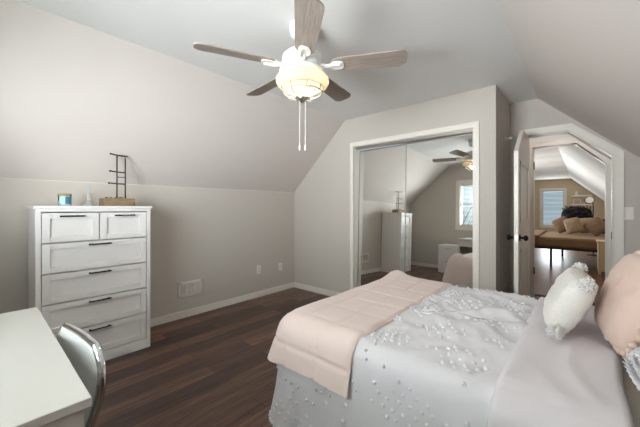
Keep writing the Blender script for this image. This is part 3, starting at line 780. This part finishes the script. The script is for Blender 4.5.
# ------------------------------------------------------------------ pillows
def pillow_bm(w, h, t, seed, n=30, pinch=.10, wr=.006, power=.42):
    bm = B(); out = {}
    def p(i, k, s):
        u, v = -1 + 2 * i / n, -1 + 2 * k / n
        e = max(0, (1 - u * u) * (1 - v * v)) ** power
        x = u * w / 2 * (1 - pinch * (v * v) * (.3 if abs(u) < .99 else .3) - .0); y = v * h / 2 * (1 - pinch * (u * u) * .3)
        # rounded corners
        c = max(0, abs(u) + abs(v) - 1.55) / .45; x *= 1 - .07 * c * c; y *= 1 - .07 * c * c
        z = s * t / 2 * e + wr * N3(u * 4 + seed, v * 4, s * 2) * min(1, e * 2)
        return Vector((x, y, z))
    for s in (1, -1):
        for i in range(n + 1):
            for k in range(n + 1):
                edge = i in (0, n) or k in (0, n)
                if edge and s == -1: out[(i, k, -1)] = out[(i, k, 1)]
                else: out[(i, k, s)] = bm.verts.new(p(i, k, s))
    for s in (1, -1):
        for i in range(n):
            for k in range(n):
                f = [out[(i, k, s)], out[(i + 1, k, s)], out[(i + 1, k + 1, s)], out[(i, k + 1, s)]]
                bm.faces.new(f if s == 1 else f[::-1])
    return bm
def frame(o, c, right, up):
    right = Vector(right).normalized(); up = Vector(up); up = (up - right * up.dot(right)).normalized(); f = right.cross(up)
    m = Matrix((right, up, f)).transposed().to_4x4(); m.translation = Vector(c); o.matrix_world = m
# pillow local: x right (towards us, -y), y up, z facing the foot of the bed
pk = thing('pompom_pillow', 'blush pink square pillow edged with round pompoms', 'pillow')
obj('cushion', pillow_bm(.44, .39, .16, 3, wr=.008, power=.36), M['pink'], pk, smooth=True, local=True)
PW, PH = .2175, .193
rim = []
n = 11
for k in range(n):
    f = -1 + 2 * (k + .5) / n
    rim += [(f * PW * .985, -PH), (f * PW * .985, PH), (-PW, f * PH * .985), (PW, f * PH * .985)]
for x, y in rim:
    u, v = x / PW, y / PH; x2 = x * (1 - .03 * v * v); y2 = y * (1 - .03 * u * u)
    c = max(0, abs(u) + abs(v) - 1.55) / .45; x2 *= 1 - .07 * c * c; y2 *= 1 - .07 * c * c
    bm = B(); ball(bm, (x2 * 1.03, y2 * 1.03, random.uniform(-.006, .006)), .0145, 2)
    obj('pompom', bm, M['pink'], pk, smooth=True, local=True)
frame(pk, (.156, 1.87, .862), (.15, -1, 0), (.36, 0, 1))

tp = thing('tassel_pillow', 'white fuzzy lumbar pillow with yarn tassels at its corners', 'pillow')
obj('cushion', pillow_bm(.42, .27, .145, 9, wr=.008, pinch=.02, power=.22), M['fuzzy'], tp, smooth=True, local=True)
def tassel_bm(x, y, dx, dy):
    bm = B(); rr = random.Random(int((x + 2) * 1000 + y * 77)); c = Vector((x + dx * .022, y + dy * .022, 0))
    ball(bm, c, .024, 2, (1, 1, 1))
    for k in range(150):
        d = Vector((rr.gauss(0, 1) + dx * .6, rr.gauss(0, 1) + dy * .6, rr.gauss(0, 1))).normalized(); e = c + d * rr.uniform(.030, .038)
        tube(bm, [c + d * .018, e], [.005, .0035], 5)
    return bm
for sx in (-1, 1):
    for sy in (-1, 1): obj('tassel', tassel_bm(sx * .203, sy * .122, sx * .75, sy * .2 if sy > 0 else .05), M['tassel'], tp, smooth=True, local=True)
frame(tp, (-.055, 1.93, .812), (.06, -1, 0), (.48, 0, 1))

# ruffled white pillow at the near side of the head
rp = thing('ruffled_pillow', 'white frilled pillow at the right edge of the photo, below the pompom pillow', 'pillow')
obj('cushion', pillow_bm(.38, .38, .14, 21), M['ruffle'], rp, smooth=True, local=True)
bm = B()
for ring in range(8):
    hs = .045 + .02 * ring; zz = .075 * (1 - (hs / .2) ** 2) ** .5 if hs < .2 else .0
    per = []
    for k in range(200):
        a = 2 * PI * k / 200; cc, ss = math.cos(a), math.sin(a); m_ = (abs(cc) ** 4 + abs(ss) ** 4) ** -.25
        per.append((cc * m_, ss * m_, a))
    inn = [bm.verts.new((x * hs, y * hs, zz - .004)) for x, y, a in per]
    ou = [bm.verts.new((x * (hs + .016 + .004 * math.sin(37 * a)), y * (hs + .016 + .004 * math.sin(37 * a)), zz + .014 + .005 * math.sin(41 * a + ring))) for x, y, a in per]
    for k in range(200): bm.faces.new([inn[k], inn[(k + 1) % 200], ou[(k + 1) % 200], ou[k]])
o = obj('ruffles', bm, M['ruffle'], rp, smooth=True, local=True); sd = o.modifiers.new('thick', 'SOLIDIFY'); sd.thickness = .003
frame(rp, (.315, 1.43, .755), (.1, -1, 0), (.85, .1, .38))
# big sleeping pillow at the head behind the two
o = obj('sleeping_pillow', pillow_bm(.68, .44, .17, 33), M['sheet'], smooth=True); frame(o, (.44, 2.12, .82), (0, -1, 0), (.5, 0, 1))
tag(o, 'plain pale sleeping pillow standing behind the pompom pillow', 'pillow')

# ------------------------------------------------------------------ the far room
fb = thing('far_bed', 'bed with brown cover and thin black legs beyond the doorway', 'bed', (-.6, 9.0, 0))
obj('frame', box(B(), -2.1, .42, 8.12, 10.0, .36, .40), M['blackmatte'], fb)
obj('mattress', box(B(), -2.08, .40, 8.10, 10.0, .40, .62), M['brown'], fb, bev=.05)
bm = box(B(), -2.1, -.72, 8.07, 10.02, .43, .652); o = obj('knit_throw', bm, M['browndark'], fb, bev=.03)
for x, y in ((-.52, 8.16), (-2.0, 8.16), (-.40, 9.9), (.34, 9.9), (-2.0, 9.9)):
    obj('leg', box(B(), x - .02, x + .02, y - .02, y + .02, 0, .36), M['blackmatte'], fb)
cbn = thing('cream_chest', 'cream chest beside the brown bed beyond the doorway', 'chest', (.42, 7.9, 0))
obj('body', box(B(), .21, .59, 7.66, 8.00, .06, .60), M['cream'], cbn, bev=.006); obj('top', box(B(), .19, .61, 7.64, 8.02, .60, .625), M['cream'], cbn, bev=.004)
for x in (.24, .56): obj('foot', box(B(), x - .02, x + .02, 7.68, 7.98, 0, .06), M['cream'], cbn)
obj('drawer', box(B(), .24, .56, 7.652, 7.662, .12, .56), M['cream'], cbn, bev=.003)
bm = pillow_bm(.60, .60, .40, 55, wr=.05, pinch=.5, power=.5)
rr = random.Random(5)
for k in range(420):
    u, v = rr.uniform(-.95, .95), rr.uniform(-.95, .95); e = ((1 - u * u) * (1 - v * v)) ** .42; s = rr.choice((1, 1, -1))
    p = Vector((u * .29, v * .31, s * .20 * e)); d = Vector((u * .6 + rr.uniform(-.5, .5), v * .6 + rr.uniform(-.5, .5), s)).normalized() * rr.uniform(.03, .06)
    tube(bm, [p, p + d], [.009, .002], 4)
o = obj('fur_cushion', bm, M['fur']); frame(o, (-.12, 9.70, .98), (1, 0, 0), (0, .2, 1)); tag(o, 'big shaggy black cushion at the back of the brown bed', 'cushion')
for x, y, w, a, m_, lab in ((-.38, 9.24, .32, .5, 'brownpil', 'brown pillow leftmost on the far bed, against the black cushion'),
                            (-.17, 8.98, .30, .3, 'palepil', 'paler tan pillow second from left on the far bed'),
                            (.05, 9.24, .32, .1, 'palepil', 'tan pillow standing tallest on the far bed, before the black cushion'),
                            (.22, 8.95, .34, .75, 'brownpil', 'brown pillow rightmost on the far bed, leaning over')):
    o = obj('far_pillow', pillow_bm(w, .36, .14, x * 9), M[m_], smooth=True); frame(o, (x, y, .84), (math.cos(a), 0, math.sin(a)), (-math.sin(a), .35, math.cos(a)))
    tag(o, lab, 'pillow', 'pillows on the far bed')
o = obj('far_pillow', pillow_bm(.36, .34, .16, 88), M['fur'], smooth=True); frame(o, (.44, 9.30, .84), (1, 0, .2), (-.2, .35, 1)); tag(o, 'dark pillow at the right end of the far bed', 'pillow', 'pillows on the far bed')
# floor lamp
lp = thing('floor_lamp', 'slim floor lamp with a small round white shade beyond the doorway', 'floor lamp', (.20, 10.6, 0))
lx, ly = .20, 10.6
obj('base', cyl(B(), (lx, ly, 0), .13, .02, 28), M['blackmatte'], lp)
bm = B(); tube(bm, [(lx, ly, .02), (lx, ly, 1.28), (lx - .01, ly, 1.42), (lx - .06, ly, 1.49)], .012, 8); obj('pole', bm, M['blackmatte'], lp, smooth=True)
bm = B(); lathe(bm, [(0, .06), (.05, .05), (.09, 0), (.105, -.06), (.10, -.06), (.085, -.002), (.045, .042), (0, .05)], (0, 0, 0), 28)
bmesh.ops.rotate(bm, verts=bm.verts, cent=(0, 0, 0), matrix=Matrix.Rotation(math.radians(-75), 3, 'X')); bmesh.ops.translate(bm, verts=bm.verts, vec=(lx - .08, ly - .05, 1.46))
ls = obj('lamp_shade', bm, M['bronze'], lp, smooth=True)
bm = B(); lathe(bm, [(0, -.03), (.088, -.03), (.088, -.04), (0, -.04)], (0, 0, 0), 24)
bmesh.ops.rotate(bm, verts=bm.verts, cent=(0, 0, 0), matrix=Matrix.Rotation(math.radians(-75), 3, 'X')); bmesh.ops.translate(bm, verts=bm.verts, vec=(lx - .08, ly - .05, 1.46))
obj('diffuser', bm, M['trim'], ls)
# wall shelves with small things
for zz, lab in ((1.36, 'lower white picture ledge on the tan wall beyond the doorway'), (1.72, 'upper white picture ledge on the tan wall beyond the doorway')):
    r = thing('wall_shelf', lab, 'shelf', (-.05, FY, zz), 'picture ledges on the tan wall')
    obj('board', box(B(), -.36, .28, FY - .11, FY, zz - .03, zz), M['trim'], r); obj('lip', box(B(), -.36, .28, FY - .125, FY - .11, zz - .03, zz + .03), M['trim'], r)
def picture(x0, x1, z0, z1, lab):
    r = thing('picture_frame', lab, 'picture frame', ((x0 + x1) / 2, FY - .05, z0)); bm = B(); t = .025
    for q in ((x0, x0 + t, z0, z1), (x1 - t, x1, z0, z1), (x0 + t, x1 - t, z0, z0 + t), (x0 + t, x1 - t, z1 - t, z1)): box(bm, q[0], q[1], FY - .06, FY - .04, q[2], q[3])
    obj('frame', bm, M['trim'], r); obj('print', box(B(), x0 + t, x1 - t, FY - .05, FY - .045, z0 + t, z1 - t), M['cream'], r)
picture(-.30, -.06, 1.36, 1.60, 'white framed print left on the lower ledge')
picture(.02, .22, 1.36, 1.66, 'taller white framed print right on the lower ledge')
bm = B(); lathe(bm, [(0, 1.72), (.05, 1.72), (.07, 1.80), (.03, 1.86), (.035, 1.90), (0, 1.90)], (-.2, FY - .06, 0), 20); tag(obj('white_vase', bm, M['trim'], smooth=True), 'small white vase on the upper picture ledge', 'vase')
bpy.context.view_layer.update()
